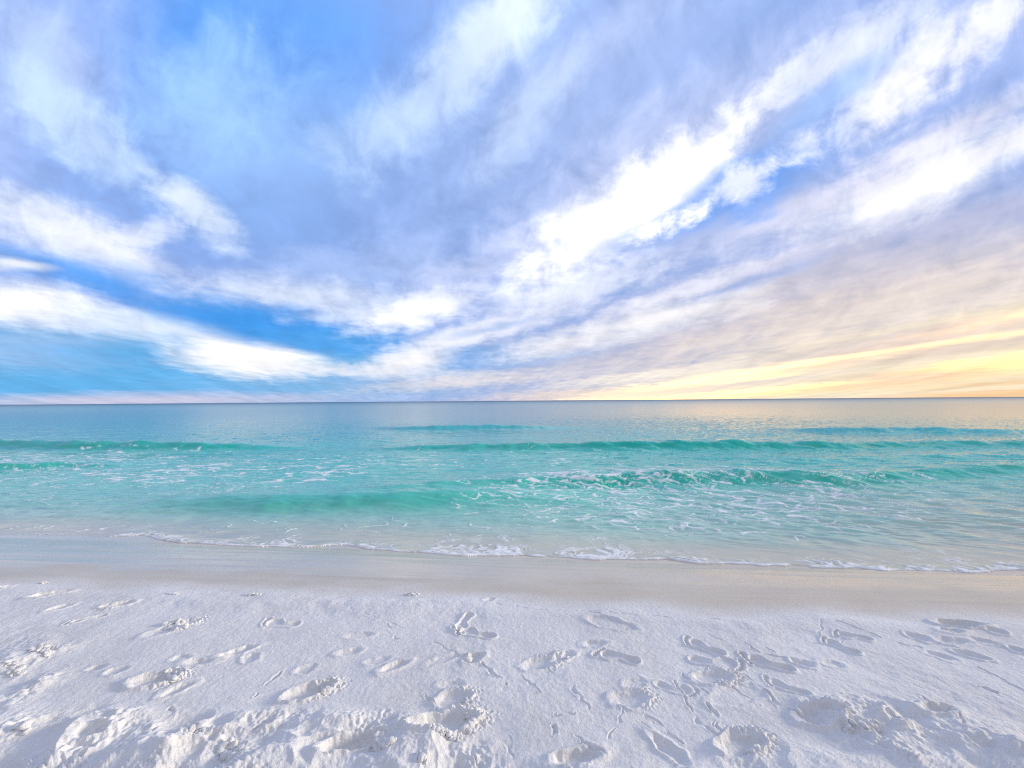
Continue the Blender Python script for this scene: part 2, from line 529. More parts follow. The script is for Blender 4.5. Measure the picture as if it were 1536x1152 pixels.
bc = mixc(wet, sp.outputs[2], wetc)
bs = N('ShaderNodeBsdfPrincipled'); L(bc, bs.inputs['Base Color'])
L(mix_f(film, mix_f(wet, 0.95, 0.42), 0.10), bs.inputs['Roughness'])
L(mix_f(film, mix_f(wet, 0.15, 0.5), 0.95), bs.inputs['Specular IOR Level'])
bmp = N('ShaderNodeBump'); bmp.inputs['Strength'].default_value = 1.0
hgt = math_node('ADD', math_node('MULTIPLY', grain, 0.0022), math_node('MULTIPLY', mid, 0.010))
L(math_node('MULTIPLY', hgt, math_node('SUBTRACT', 1.0, math_node('MULTIPLY', wet, 0.9))), bmp.inputs['Height'])
bmp.inputs['Distance'].default_value = 1.0
L(bmp.outputs[0], bs.inputs['Normal'])
mo = N('ShaderNodeOutputMaterial'); L(bs.outputs[0], mo.inputs[0])

# water: body colour by depth over pale sand, Fresnel reflection of the sky, lacy foam
M_WATER = new_mat('sea_water')
geo = N('ShaderNodeNewGeometry'); pos = geo.outputs['Position']
depth = attr('depth'); foam = attr('foam'); far = attr('far'); face_glow = attr('crest')
pv = vmath('MULTIPLY', pos, (0.45, 1.0, 1.0))
tone = noise(pv, 1.1, 4, 0.55)
dl = math_node('DIVIDE', math_node('LOGARITHM', math_node('ADD', math_node('MULTIPLY', math_node('MAXIMUM', depth, 0.0), 40.0), 1.0), 2.718281828), math.log(161.0))
dl = math_node('MULTIPLY_ADD', math_node('SUBTRACT', tone, 0.5), 0.10, dl)
body = ramp(dl, [(0.0, (0.62, 0.565, 0.46)), (0.10, (0.57, 0.60, 0.49)), (0.26, (0.44, 0.67, 0.57)), (0.52, (0.17, 0.68, 0.57)),
                 (0.74, (0.08, 0.63, 0.56)), (0.86, (0.045, 0.56, 0.56)), (1.0, (0.025, 0.42, 0.50))])
body = mixc(face_glow, body, col_const((0.008, 0.49, 0.35)))  # wave fronts painted vivid green, for light coming through the water
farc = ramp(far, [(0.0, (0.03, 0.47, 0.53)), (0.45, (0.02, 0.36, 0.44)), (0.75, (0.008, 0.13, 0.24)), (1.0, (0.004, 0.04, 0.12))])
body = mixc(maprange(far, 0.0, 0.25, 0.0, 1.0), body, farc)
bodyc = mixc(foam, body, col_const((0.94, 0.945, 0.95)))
pr = vmath('MULTIPLY', pos, (0.28, 1.0, 1.0))
rip = math_node('ADD', math_node('MULTIPLY', noise(pr, 9.0, 4, 0.6, 0.6), 0.009), math_node('MULTIPLY', noise(pr, 1.6, 3, 0.55, 0.4), 0.030))
bmp = N('ShaderNodeBump'); bmp.inputs['Strength'].default_value = 1.0; bmp.inputs['Distance'].default_value = 1.0
L(math_node('MULTIPLY', rip, attr('chop')), bmp.inputs['Height'])
df = N('ShaderNodeBsdfDiffuse'); L(bodyc, df.inputs['Color']); L(bmp.outputs[0], df.inputs['Normal'])
gl = N('ShaderNodeBsdfGlossy'); L(bmp.outputs[0], gl.inputs['Normal'])
L(math_node('MULTIPLY_ADD', far, 0.20, 0.09), gl.inputs['Roughness'])
fr = N('ShaderNodeFresnel'); fr.inputs['IOR'].default_value = 1.45; L(bmp.outputs[0], fr.inputs['Normal'])
# wave slopes too small to model keep a ruffled sea from ever mirroring fully, even towards the horizon
cap = maprange(far, 0.40, 0.75, 0.76, 0.38)
fac = math_node('MULTIPLY', math_node('MINIMUM', fr.outputs[0], cap), math_node('MULTIPLY_ADD', foam, -0.85, 1.0))
bs = N('ShaderNodeMixShader'); L(fac, bs.inputs[0]); L(df.outputs[0], bs.inputs[1]); L(gl.outputs[0], bs.inputs[2])
mo = N('ShaderNodeOutputMaterial'); L(bs.outputs[0], mo.inputs[0])

# ------------------------------------------------------------------ the sand: height field with every print pressed into it
# kind, heel pixel, toe pixel, depth, label.  f: whole bare foot with toes, o: oval dent, d: deep print with broken rim, m: mound
FG = 'footprints pressed into the dry sand'
PRINTS = [
    ('o', (48, 897), (99, 890), .030, 'long dark footprint beside the wet edge at the far left'),
    ('o', (76, 915), (106, 908), .020, 'dark slot footprint with a bright ridge on its right, below the long dark one'),
    ('o', (158, 911), (192, 906), .030, 'round deep heel dent with a thin drag tail to its left'),
    ('f', (157, 924), (116, 932), .018, 'small footprint with toes to the left, under the round deep heel dent'),
    ('o', (2, 884), (14, 882), .020, 'dark dent cut by the left edge of the photo near the wet sand'),
    ('d', (222, 953), (288, 934), .022, 'broken footprint under the biggest crumbly sand heap at the left'),
    ('f', (447, 936), (394, 932), .018, 'footprint with toes to the left, alone on smooth sand below the white crumb line'),
    ('o', (335, 984), (377, 972), .030, 'oval footprint with a thick rounded rim and toe bumps along its far edge'),
    ('o', (372, 985), (380, 991), .014, 'small heel hollow just below the thick rimmed oval print'),
    ('o', (283, 995), (321, 991), .022, 'smooth oval dent left of the thick rimmed print'),
    ('o', (262, 989), (280, 988), .012, 'faint crescent dent left of the smooth oval dent'),
    ('o', (136, 1002), (156, 999), .012, 'very faint round dent in blue sand on the left'),
    ('o', (164, 1010), (186, 1004), .014, 'faint pale dent right of the very faint round dent'),
    ('d', (203, 1026), (262, 1017), .050, 'wide deep print with white crumbs packed at its right end, on the left'),
    ('o', (248, 1042), (284, 1028), .022, 'smooth slanted hollow right below the wide deep print'),
    ('d', (432, 1046), (492, 1030), .050, 'deep ragged print with a cracked crumbly right rim, left of centre'),
    ('o', (448, 1006), (470, 1001), .012, 'shallow dent above the deep ragged print'),
    ('f', (705, 922), (684, 947), .026, 'upright footprint pointing at the viewer, half of the V shaped pair'),
    ('f', (742, 955), (683, 944), .024, 'level footprint with a round dark heel, lower half of the V shaped pair'),
    ('d', (788, 1000), (832, 988), .022, 'broad shallow print with a cracked front rim, right of centre'),
    ('o', (834, 990), (856, 980), .024, 'small pit holding white crumbs, right beside the broad shallow print'),
    ('f', (957, 993), (892, 978), .026, 'broad footprint with a dark round heel on its right, beside a thin dark stroke'),
    ('o', (576, 1006), (606, 994), .026, 'deep oval dent with a sharp lower rim, left of the lone white clod'),
    ('o', (552, 993), (578, 988), .010, 'faint round dent up left of the deep oval dent'),
    ('o', (702, 992), (722, 984), .024, 'dark pit hidden behind the lone white clod'),
    ('o', (646, 996), (680, 984), .010, 'faint wide dent left of the lone white clod'),
    ('o', (508, 980), (536, 975), .016, 'smooth round dent left of centre in clean sand'),
    ('o', (522, 954), (552, 952), .012, 'narrow notch shaped print above the smooth round dent'),
    ('o', (664, 1028), (692, 1025), .012, 'neat small oval dent above the crumb filled dent at the centre'),
    ('d', (660, 1054), (700, 1044), .030, 'crumb filled oval dent between the small oval and the big ring print'),
    ('d', (622, 1096), (706, 1078), .060, 'big ring shaped print with a wall of crumbs around it, bottom centre'),
    ('d', (922, 1052), (966, 1044), .022, 'print with a crumbly toe end and a long smear to its right'),
    ('o', (943, 1028), (966, 1023), .010, 'faint oval dent above the smeared print'),
    ('f', (986, 1026), (1018, 1034), .014, 'little print of toes right of the faint oval dent'),
    ('o', (884, 930), (950, 943), .014, 'long shallow scrape by the wet edge, right of centre'),
    ('o', (728, 902), (738, 900), .012, 'tiny dent in the wet edge above the V shaped pair'),
    ('f', (1086, 982), (1026, 958), .024, 'clearest footprint, five toe tips in a row at its upper left'),
    ('f', (1036, 988), (1118, 1000), .020, 'long print running right until it meets the toes of its neighbour'),
    ('f', (1191, 1006), (1112, 986), .028, 'large footprint with toes touching the long print left of it'),
    ('d', (1046, 1018), (1092, 1014), .034, 'round print with a block of clods on its right rim'),
    ('f', (1213, 1042), (1176, 1030), .018, 'lone footprint with a white rim, low right of centre'),
    ('o', (1074, 1052), (1138, 1034), .010, 'faint outlined print under the clod rimmed round print'),
    ('f', (1288, 980), (1242, 962), .024, 'footprint with a sharp white near edge, under the crinkled toe print'),
    ('f', (1306, 960), (1270, 954), .018, 'crinkled toe print above the sharp edged footprint'),
    ('o', (1192, 992), (1216, 998), .020, 'half moon dent right of the large footprint'),
    ('o', (1235, 994), (1261, 998), .014, 'shallow dent right of the half moon dent'),
    ('o', (1408, 936), (1472, 941), .040, 'dark long trough beside the wet sand at the far right'),
    ('o', (1415, 949), (1442, 950), .018, 'dent directly below the dark long trough'),
    ('o', (1484, 949), (1502, 951), .016, 'small dent right of the dark long trough'),
    ('o', (1366, 955), (1394, 961), .016, 'slanted dent left below the dark long trough'),
    ('o', (1410, 962), (1446, 964), .016, 'flat dent two rows below the dark long trough'),
    ('o', (1462, 961), (1494, 966), .014, 'narrow dent slanting right, at the far right'),
    ('o', (1514, 972), (1536, 980), .020, 'dent cut by the right edge of the photo'),
    ('o', (1396, 980), (1426, 987), .014, 'left one of two clean side by side ovals at the right'),
    ('o', (1440, 978), (1476, 986), .022, 'right and deeper one of two clean side by side ovals at the right'),
    ('d', (1086, 1126), (1134, 1108), .040, 'big print with a round heel well in the bottom right, under dragged lines'),
    ('d', (1204, 1080), (1254, 1072), .050, 'cave like print under the ridge of churned sand'),
    ('o', (1388, 1066), (1428, 1066), .034, 'dark hollow under a cracked crust at the right'),
    ('o', (838, 1148), (892, 1132), .036, 'wide hollow cut by the bottom edge, right of centre'),
    ('o', (982, 1108), (1024, 1142), .026, 'slanted hollow by the bottom edge, between dragged lines'),
    ('o', (488, 1130), (560, 1106), .060, 'large smooth bowl beside the crumb pile at the bottom'),
    ('o', (118, 1108), (156, 1102), .030, 'thin dark slot in the churned sand at the lower left'),
    ('o', (880, 966), (906, 964), .016, 'dark thin stroke left of the broad footprint'),
]
rows_s = np.concatenate([np.linspace(-14, 0.7, 26), rows_from(np.linspace(1560, 1215, 60)), rows_from(np.linspace(1214, 880, 620)), rows_from(np.linspace(879, 785, 90)),
                         rows_from(np.linspace(784, 690, 40))[0:], np.array([13, 16, 22, 40, 80])])
rows_s = np.unique(rows_s)
SF = Fan(columns(1900), rows_s)
X, Y = SF.X, SF.Y
Zs = sand_base(X, Y)
PX, PY = project(X, Y, Zs)
infront = Y > 0.5
PXc = np.where(infront, PX, 99999.0)
wet_line = [(-400, 868), (0, 874), (200, 881), (400, 887), (600, 891), (760, 901), (900, 911), (1050, 917), (1200, 922), (1350, 927), (1536, 931), (2000, 938)]
film_line = [(-400, 846), (0, 851), (300, 856), (600, 868), (900, 873), (1100, 879), (1300, 884), (1536, 886), (2000, 890)]
jit = 6 * fbm(X * 1.6, Y * 3.0, 3, 51)
wl = interp(PX, wet_line) - PY + jit
WET = np.where(Y > 2.0, ss(-9, 22, wl), 0.0)
FILM = np.where(Y > 2.0, ss(-6, 12, interp(PX, film_line) - PY + 1.2 * jit), 0.0)
stk = fbm(X * .35, (Y + .07 * X) * 6, 4, 55)
stk2 = fbm(X * .5, (Y + .07 * X) * 16, 3, 56)
LIP = np.exp(-((wl + 8) / 9.0) ** 2) * (Y > 2)
DRY = 1 - np.clip(ss(-12, 4, wl), 0, 1)
DRY = np.where(Y > 2.0, DRY, 1.0)

# broad undulation + churned dry sand in the foreground
CH = np.clip(ell(PXc, PY, 150, 1160, 420, 110) * 1.7, 0, 1)
CH = np.maximum(CH, np.clip(ell(PXc, PY, 480, 1150, 300, 95) * 1.9, 0, 1))
CH = np.maximum(CH, np.clip(ell(PXc, PY, 20, 1000, 90, 42, 28) * 1.2, 0, 1) * .45)
CH = np.maximum(CH, np.clip(ell(PXc, PY, 850, 1175, 240, 50) * 1.5, 0, 1) * .5)
CH = np.maximum(CH, np.clip(ell(PXc, PY, 1420, 1115, 260, 62, -14) * 1.7, 0, 1) * .9)
CH = np.maximum(CH, np.clip(ell(PXc, PY, 1300, 1200, 300, 90, -10) * 1.7, 0, 1) * .8)
CH = np.where(infront, CH, 0.5) * ss(-.4, .5, fbm(X * 2.2, Y * 2.2, 3, 90) + CH)
near = np.where(PY > 1155, 1.0, 0.0) * infront
CH = np.maximum(CH, near * 0.7)
wx = X + 0.06 * fbm(X * 4, Y * 4, 2, 11); wy = Y + 0.06 * fbm(X * 4, Y * 4, 2, 12)
lump = 0.050 * gnoise(wx * 3.6, wy * 3.6, 21) + 0.034 * (0.5 - np.abs(gnoise(wx * 6.2, wy * 6.2, 22))) + \
    0.010 * (0.4 - np.abs(gnoise(X * 11, Y * 11, 23))) + ss(-.1, .5, gnoise(X * 3, Y * 3, 26)) * (0.012 * (0.35 - np.abs(gnoise(X * 24, Y * 24, 27))) + 0.008 * gnoise(X * 47, Y * 47, 28)) + 0.003 * fbm(X * 40, Y * 40, 2, 24)
Zs = Zs + CH * (lump * np.where(PXc < 760, 1.0, 0.7) + 0.012)
Zs = Zs + 0.018 * np.exp(-((wl + 16) / 12.0) ** 2) * (Y > 2)
Zs = Zs + DRY * (0.008 * fbm(X * 1.7, Y * 1.7, 3, 31) + 0.0006 * fbm(X * 42, Y * 42, 2, 33) + 0.0030 * fbm(X * 9, Y * 9, 4, 32) * (0.6 + 0.8 * ss(0, .6, gnoise(X * 1.1, Y * 1.1, 35))))
# dragged lines and cracks in the crust (photo pixel polylines, depth)
LINES = [
    ([(740, 906), (800, 915), (900, 921), (1000, 927), (1080, 932)], .006),
    ([(1024, 1010), (1078, 1080), (1080, 1096)], .012), ([(1010, 1020), (1050, 1085), (1076, 1100)], .010), ([(1054, 1036), (1074, 1090)], .009),
    ([(1112, 1006), (1140, 1030), (1180, 1066), (1200, 1076)], .016), ([(1098, 1030), (1138, 1056)], .008), ([(1250, 934), (1330, 960), (1384, 972)], .009),
    ([(1236, 934), (1226, 960)], .007), ([(880, 920), (905, 926), (938, 944)], .007), ([(720, 994), (742, 1012), (758, 1024)], .018), ([(780, 1012), (806, 1036)], .008),
    ([(854, 1026), (884, 1062)], .008), ([(932, 1056), (976, 1096)], .010), ([(938, 1060), (916, 1100), (914, 1134)], .008), ([(974, 1072), (1000, 1092), (1024, 1114)], .010),
    ([(832, 1072), (858, 1070)], .008), ([(830, 1090), (834, 1104)], .014), ([(864, 1102), (884, 1124), (912, 1134)], .010), ([(580, 932), (596, 958)], .007), ([(516, 910), (580, 932), (640, 958), (690, 984)], .004),
    ([(222, 1104), (244, 1084), (256, 1064)], .020), ([(160, 1140), (205, 1112), (230, 1096)], .016), ([(380, 1044), (420, 1008)], .014), ([(376, 1098), (404, 1084)], .018), ([(576, 1072), (580, 1062)], .016), ([(640, 1044), (664, 1072)], .010),
    ([(140, 917), (172, 914)], .012), ([(1140, 968), (1162, 980)], .006), ([(1470, 1000), (1536, 1036)], .010), ([(1384, 1046), (1400, 1060), (1428, 1066)], .012), ([(1440, 1078), (1446, 1094)], .010), ([(1478, 1032), (1490, 1038)], .016),
    ([(1270, 960), (1248, 966), (1220, 964)], .006), ([(760, 1108), (768, 1140)], .006), ([(700, 1120), (712, 1150)], .008), ([(1050, 946), (1090, 962)], .004), ([(1120, 966), (1136, 980), (1180, 988)], .007),
    ([(1240, 1070), (1300, 1102), (1360, 1140)], -.030), ([(1300, 1060), (1360, 1094), (1460, 1112), (1530, 1136)], -.022), ([(1330, 1066), (1352, 1096)], -.014), ([(0, 1004), (60, 985), (100, 972)], -.016), ([(20, 1056), (70, 1020)], -.014),
    ([(0, 1052), (40, 1034), (60, 1026)], -.010), ([(200, 1026), (196, 1032)], -.006), ([(330, 1110), (300, 1100), (270, 1122)], -.03),
]


def seg_dist(x, y, ax, ay, b_x, b_y):
    vx, vy = b_x - ax, b_y - ay
    t = np.clip(((x - ax) * vx + (y - ay) * vy) / (vx * vx + vy * vy + 1e-12), 0, 1)
    return np.hypot(x - ax - t * vx, y - ay - t * vy), t


def sand_ground(px, py):
    """photo pixel -> plan point on the sand's base surface"""
    z = 0.15
    for _ in range(6):
        x, y = ground(px, py, z); z = float(sand_base(np.array([x]), np.array([y]))[0])
    return float(x), float(y)


def window(x0, x1, y0, y1):
    """row / column slice of the sand grid that covers a plan box"""
    r = np.where((rows_s >= y0) & (rows_s <= y1))[0]
    if len(r) == 0: return None
    w = max(y0, 1.15)
    c0 = np.searchsorted(SF.c, min(x0 / w, x0 / max(y1, 1.15))) - 1; c1 = np.searchsorted(SF.c, max(x1 / w, x1 / max(y1, 1.15))) + 1
    return slice(r[0], r[-1] + 1), slice(max(c0, 0), c1)


jx = X + 0.02 * fbm(X * 14, Y * 14, 2, 61); jy = Y + 0.02 * fbm(X * 14, Y * 14, 2, 62)
for pts, dep in LINES:
    g = [sand_ground(*p) for p in pts]
    xs_, ys_ = zip(*g)
    w = window(min(xs_) - .2, max(xs_) + .2, min(ys_) - .2, max(ys_) + .2)
    if w is None: continue
    dmin = np.full(X[w].shape, 9.0)
    for a, b in zip(g[:-1], g[1:]):
        d, _ = seg_dist(jx[w], jy[w], *a, *b); dmin = np.minimum(dmin, d)
    if dep > 0:
        wd = 0.004 + dep * 0.13
        brk = ss(-.25, .25, gnoise(X[w] * 12, Y[w] * 12, 66) + .15)
        Zs[w] += brk * (-dep * 0.7 * np.exp(-(dmin / wd) ** 2) + dep * 0.16 * np.exp(-((dmin - 2.4 * wd) / (1.2 * wd)) ** 2))
    else:
        wd = 0.05 + 0.5 * abs(dep)
        rug = 1 + 0.8 * fbm(X[w] * 16, Y[w] * 16, 3, 67)
        Zs[w] += -dep * np.exp(-(dmin / wd) ** 1.4) * rug

LABEL = np.zeros(X.shape, np.int32)
CRUMB = np.zeros(X.shape)
TABLE = {}
TOES = [(0.975, 0.150, 0.052), (0.965, 0.040, 0.037), (0.935, -0.042, 0.034), (0.890, -0.115, 0.032), (0.83, -0.180, 0.030)]
PR_GEO = []
for i, (kind, hp, tp, dep, label) in enumerate(PRINTS):
    h = np.array(sand_ground(*hp)); t = np.array(sand_ground(*tp))
    ax = t - h; Lg = np.linalg.norm(ax); ax /= Lg
    bxv = np.array([-ax[1], ax[0]])
    if kind == 'f': h = h - ax * 0.01; Lg += 0.01; dep *= 0.62
    cx, cy = (h + t) / 2
    PR_GEO.append((h, t, ax, bxv, Lg))
    rad = Lg * 0.8 + 0.16
    w = window(cx - rad, cx + rad, cy - rad, cy + rad)
    x, y = X[w], Y[w]
    wa_ = 0.006 if kind == 'f' else 0.014
    wob = wa_ * fbm(x * 13, y * 13, 3, 100 + i)
    ux = (x - h[0]) + wob; uy = (y - h[1]) + wa_ * fbm(x * 13, y * 13, 3, 300 + i)
    a = (ux * ax[0] + uy * ax[1]); b = (ux * bxv[0] + uy * bxv[1])
    side = 1 if i % 2 else -1
    b = b * side
    if kind == 'f':
        W_ = max(Lg, 0.2)
        def cap(a0, b0, ra, a1, b1, rb):
            vx, vy = a1 - a0, b1 - b0
            tt = np.clip(((a - a0) * vx + (b - b0) * vy) / (vx * vx + vy * vy), 0, 1)
            return np.hypot(a - a0 - tt * vx, b - b0 - tt * vy) - (ra + (rb - ra) * tt)
        sdf = cap(.13 * W_, 0, .112 * W_, .44 * W_, -.05 * W_, .062 * W_)
        d2 = cap(.44 * W_, -.05 * W_, .062 * W_, .68 * W_, .015 * W_, .165 * W_)
        k = 0.02 * W_
        hh = np.clip(0.5 + 0.5 * (d2 - sdf) / k, 0, 1); sdf = d2 + (sdf - d2) * hh - k * hh * (1 - hh)
        dz_ = -dep * ss(0.004, -0.010, sdf) * (0.70 + 0.30 * np.cos(np.clip(a / W_, 0, 1) * 2 * np.pi))
        rim = 0.45 * dep * np.exp(-((sdf - 0.011) / 0.008) ** 2)
        toe = np.zeros_like(a); ts = np.full_like(a, 9.0)
        for (ta, tb, tr) in TOES:
            td = np.hypot(a - ta * W_, b - tb * W_) - tr * W_ * 1.1
            ts = np.minimum(ts, td)
        toe = -dep * 0.85 * ss(0.003, -0.007, ts)
        dz_ = np.minimum(dz_, toe)
        rim = np.maximum(rim, 0.35 * dep * np.exp(-((ts - 0.009) / 0.008) ** 2)) * ss(-.012, .012, np.minimum(sdf, ts))
        region = np.minimum(sdf, ts) < 0.020
        dz_ = dz_ + rim
    else:
        cxa = Lg / 2
        hw = max(0.21 * Lg, 0.03) if kind == 'o' else max(0.24 * Lg, 0.05)
        hw = min(hw, 0.065) if kind == 'o' else min(hw, 0.085)
        e = np.sqrt(((a - cxa) / (Lg / 2 + 0.01)) ** 2 + (b / hw) ** 2 + 1e-9)
        sdf = (e - 1) * min(hw, Lg / 2)
        edge = 0.008 if kind == 'o' else 0.007
        dep = dep * (0.42 if kind == 'd' else 0.66)
        dz_ = -dep * ss(edge, -edge * (1.6 if kind == 'o' else 2.6), sdf) * (1.0 if kind == 'd' else (0.85 + 0.15 * np.clip((cxa - a) / Lg * 2, -1, 1)))
        rim = (0.45 if kind == 'o' else 0.6) * dep * np.exp(-((sdf - 0.015) / 0.011) ** 2)
        dz_ = dz_ + rim
        if kind == 'd':
            toeward = ss(0.35 * Lg, 0.9 * Lg, a)
            cr = np.exp(-((sdf - 0.020) / 0.022) ** 2) * (0.10 + 0.90 * toeward)
            lumps = np.clip(0.75 - 1.8 * np.abs(gnoise(x * 38, y * 38, 500 + i)), -.4, 1) + 0.35 * gnoise(x * 75, y * 75, 520 + i)
            dz_ = dz_ + cr * lumps * (0.006 + 0.30 * dep)
            dz_ = dz_ + ss(0.0, -0.03, sdf) * 0.10 * dep * gnoise(x * 24, y * 24, 540 + i) 
        region = sdf < 0.026
    Zs[w] = Zs[w] + dz_
    sub = LABEL[w]; sub[region] = i + 1; LABEL[w] = sub
    TABLE[i + 1] = ('footprint', {'label': label, 'category': 'footprint', 'group': FG})

WETSAND = 9000
ws = (WET > 0.5) & (LABEL == 0)
LABEL[ws] = WETSAND
TABLE[0] = ('sand', {'kind': 'structure'})
TABLE[WETSAND] = ('wet_sand', {'kind': 'structure'})
sheet(SF, Zs + WET * (.0012 * stk2 + .004 * stk), LABEL, np.ones(X.shape, bool), {'wet': np.clip(WET * (1 + .16 * stk + .06 * stk2), 0, 1), 'film': np.clip(FILM * (1 + .35 * stk + .25 * stk2), 0, 1), 'churn': CH}, TABLE, M_SAND)


def sand_z(x, y):
    """height of the finished sand (nearest two rows, linear)"""
    r = int(np.clip(np.searchsorted(rows_s, y) - 1, 0, len(rows_s) - 2)); tr = (y - rows_s[r]) / (rows_s[r + 1] - rows_s[r])
    out = []
    for rr in (r, r + 1):
        out.append(np.interp(x, X[rr], Zs[rr]))
    return float(out[0] * (1 - tr) + out[1] * tr)


# ------------------------------------------------------------------ sand clods: broken crust lying on the sand
import bmesh
_b = bmesh.new(); bmesh.ops.create_icosphere(_b, subdivisions=3, radius=1.0)
ICO_V = np.array([v.co[:] for v in _b.verts]); ICO_F = np.array([[v.index for v in f.verts] for f in _b.faces]); _b.free()
CG = 'crumbly clumps of broken sand crust'
CLUMPS = [  # centre px, half width px, half depth px, pieces, piece size m, label
    ((262, 940), 26, 8, 46, .026, 'largest far heap of crumbled sand, ragged and pale, at the left'),
    ((375, 896), 22, 4, 26, .018, 'bright low line of crumbs on the wet edge, left of centre'),
    ((250, 893), 22, 3, 16, .014, 'thin pale scatter of crumbs on the wet edge, left of the bright crumb line'),
    ((616, 893), 18, 4, 22, .022, 'small dark based clump of crumbs on the wet edge, near the middle'),
    ((72, 875), 16, 3, 14, .018, 'small white clump nearest the water at the far left'),
    ((70, 980), 30, 9, 44, .020, 'yellowish streak of crumbs at the left edge, upper part'),
    ((20, 1008), 26, 9, 34, .020, 'yellowish streak of crumbs at the left edge, lower part'),
    ((260, 1017), 14, 9, 26, .022, 'white crumbs packed at the right end of the wide deep print'),
    ((486, 1034), 10, 12, 22, .022, 'cracked row of clods on the right rim of the deep ragged print'),
    ((701, 988), 8, 7, 7, .034, 'lone white clod beside a dark pit, at the centre'),
    ((849, 987), 9, 5, 12, .020, 'white crumbs lying in the small pit beside the broad shallow print'),
    ((696, 1050), 7, 9, 24, .014, 'fine crumbs at the right end of the crumb filled dent'),
    ((702, 1086), 10, 18, 40, .020, 'tall wall of crumbs on the right rim of the big ring print'),
    ((664, 1110), 34, 5, 40, .014, 'low row of crumbs along the near rim of the big ring print'),
    ((576, 1120), 20, 15, 44, .028, 'pile of flat clods beside the large smooth bowl, bottom centre'),
    ((1083, 1022), 8, 9, 14, .022, 'block of clods on the right rim of the round print'),
    ((1132, 1122), 10, 12, 18, .024, 'clods on the right rim of the big print with a round heel well'),
    ((345, 1130), 16, 14, 26, .030, 'white tumbled clods in the churned sand at the bottom left'),
    ((292, 1100), 18, 12, 24, .028, 'pale clods on a mound in the churned sand, right of the thin dark slot'),
    ((632, 1150), 14, 8, 18, .026, 'clods cut by the bottom edge under the big ring print'),
    ((34, 1098), 10, 11, 10, .036, 'lone bright clod among the churned sand at the far left'),
    ((1300, 1098), 34, 9, 40, .018, 'crumbs along the crest of the churned ridge at the right'),
    ((690, 944), 7, 5, 12, .010, 'tiny crumbs where the two prints of the V shaped pair meet'),
]
M_CLOD = M_SAND
for ci, ((px, py), hx, hy, n, size, label) in enumerate(CLUMPS):
    rs = np.random.RandomState(900 + ci)
    Vs, Fs, off, placed = [], [], 0, []
    for k in range(n):
        while True:
            a, b = rs.uniform(-1, 1, 2)
            if a * a + b * b < 1: break
        x, y = sand_ground(px + a * hx, py + b * hy)
        s = size * (0.45 + 0.75 * rs.rand() ** 1.6) * (1 - 0.35 * math.hypot(a, b))
        if placed:                                           # every piece leans on one already lying there
            q_ = min(placed, key=lambda p: math.hypot(p[0] - x, p[1] - y))
            dd = math.hypot(q_[0] - x, q_[1] - y); mx = 0.62 * (s + q_[2])
            if dd > mx: x, y = q_[0] + (x - q_[0]) * mx / dd, q_[1] + (y - q_[1]) * mx / dd
        placed.append((x, y, s))
        d = ICO_V / np.linalg.norm(ICO_V, axis=1, keepdims=True)
        r = np.ones(len(d))
        for _ in range(9):                                   # broken facets
            nv = rs.normal(size=3); nv /= np.linalg.norm(nv)
            lim = rs.uniform(0.5, 0.85)
            r = np.minimum(r, lim / np.maximum(d @ nv, 1e-3))
        v = d * np.minimum(r, 1.0)[:, None]
        v = v * (1 + 0.10 * fbm(v[:, 0] * 3.1 + 7 * k, v[:, 1] * 3.1 + v[:, 2] * 2.3, 2, ci))[:, None]
        v = v * np.array([1.0, rs.uniform(.75, 1.1), rs.uniform(.5, .85)]) * s
        q = rs.uniform(0, 2 * math.pi); c_, s_ = math.cos(q), math.sin(q)
        tl = rs.normal(0, .25)
        v = np.stack([v[:, 0] * c_ - v[:, 1] * s_, v[:, 0] * s_ + v[:, 1] * c_, v[:, 2] + tl * v[:, 0]], -1)
        v += np.array([x, y, sand_z(x, y) + s * 0.18])
        Vs.append(v); Fs.append(ICO_F + off); off += len(v)
    V = np.concatenate(Vs); F = np.concatenate(Fs)
    w0 = float(np.interp(px, *zip(*wet_line)) > py) * .25
    c = V.mean(0); c[2] = V[:, 2].min()
    o = finish('sand_clump', V, F, None, {'wet': np.full(len(V), w0), 'film': np.zeros(len(V)), 'churn': np.ones(len(V))}, M_SAND,
           {'label': label, 'category': 'sand clump', 'group': CG}, origin=c)

# ------------------------------------------------------------------ the sea
rows_w = np.concatenate([rows_from(np.linspace(905, 640, 640)), rows_from(np.linspace(639.6, 612, 90)), rows_from(np.linspace(611.6, 603, 30)),
                         np.array([700, 1000, 1500, 2500, 5000, 10000, 22000])])
rows_w = np.unique(rows_w)
WF = Fan(columns(), rows_w)
X, Y = WF.X, WF.Y
Zb = sand_base(X, Y)
PX, PY = project(X, Y, np.zeros_like(X))
Z = np.zeros_like(X)
FACE_GLOW = np.zeros_like(X)
LABW = np.zeros(X.shape, np.int32)
WG = 'small waves rolling towards the beach'
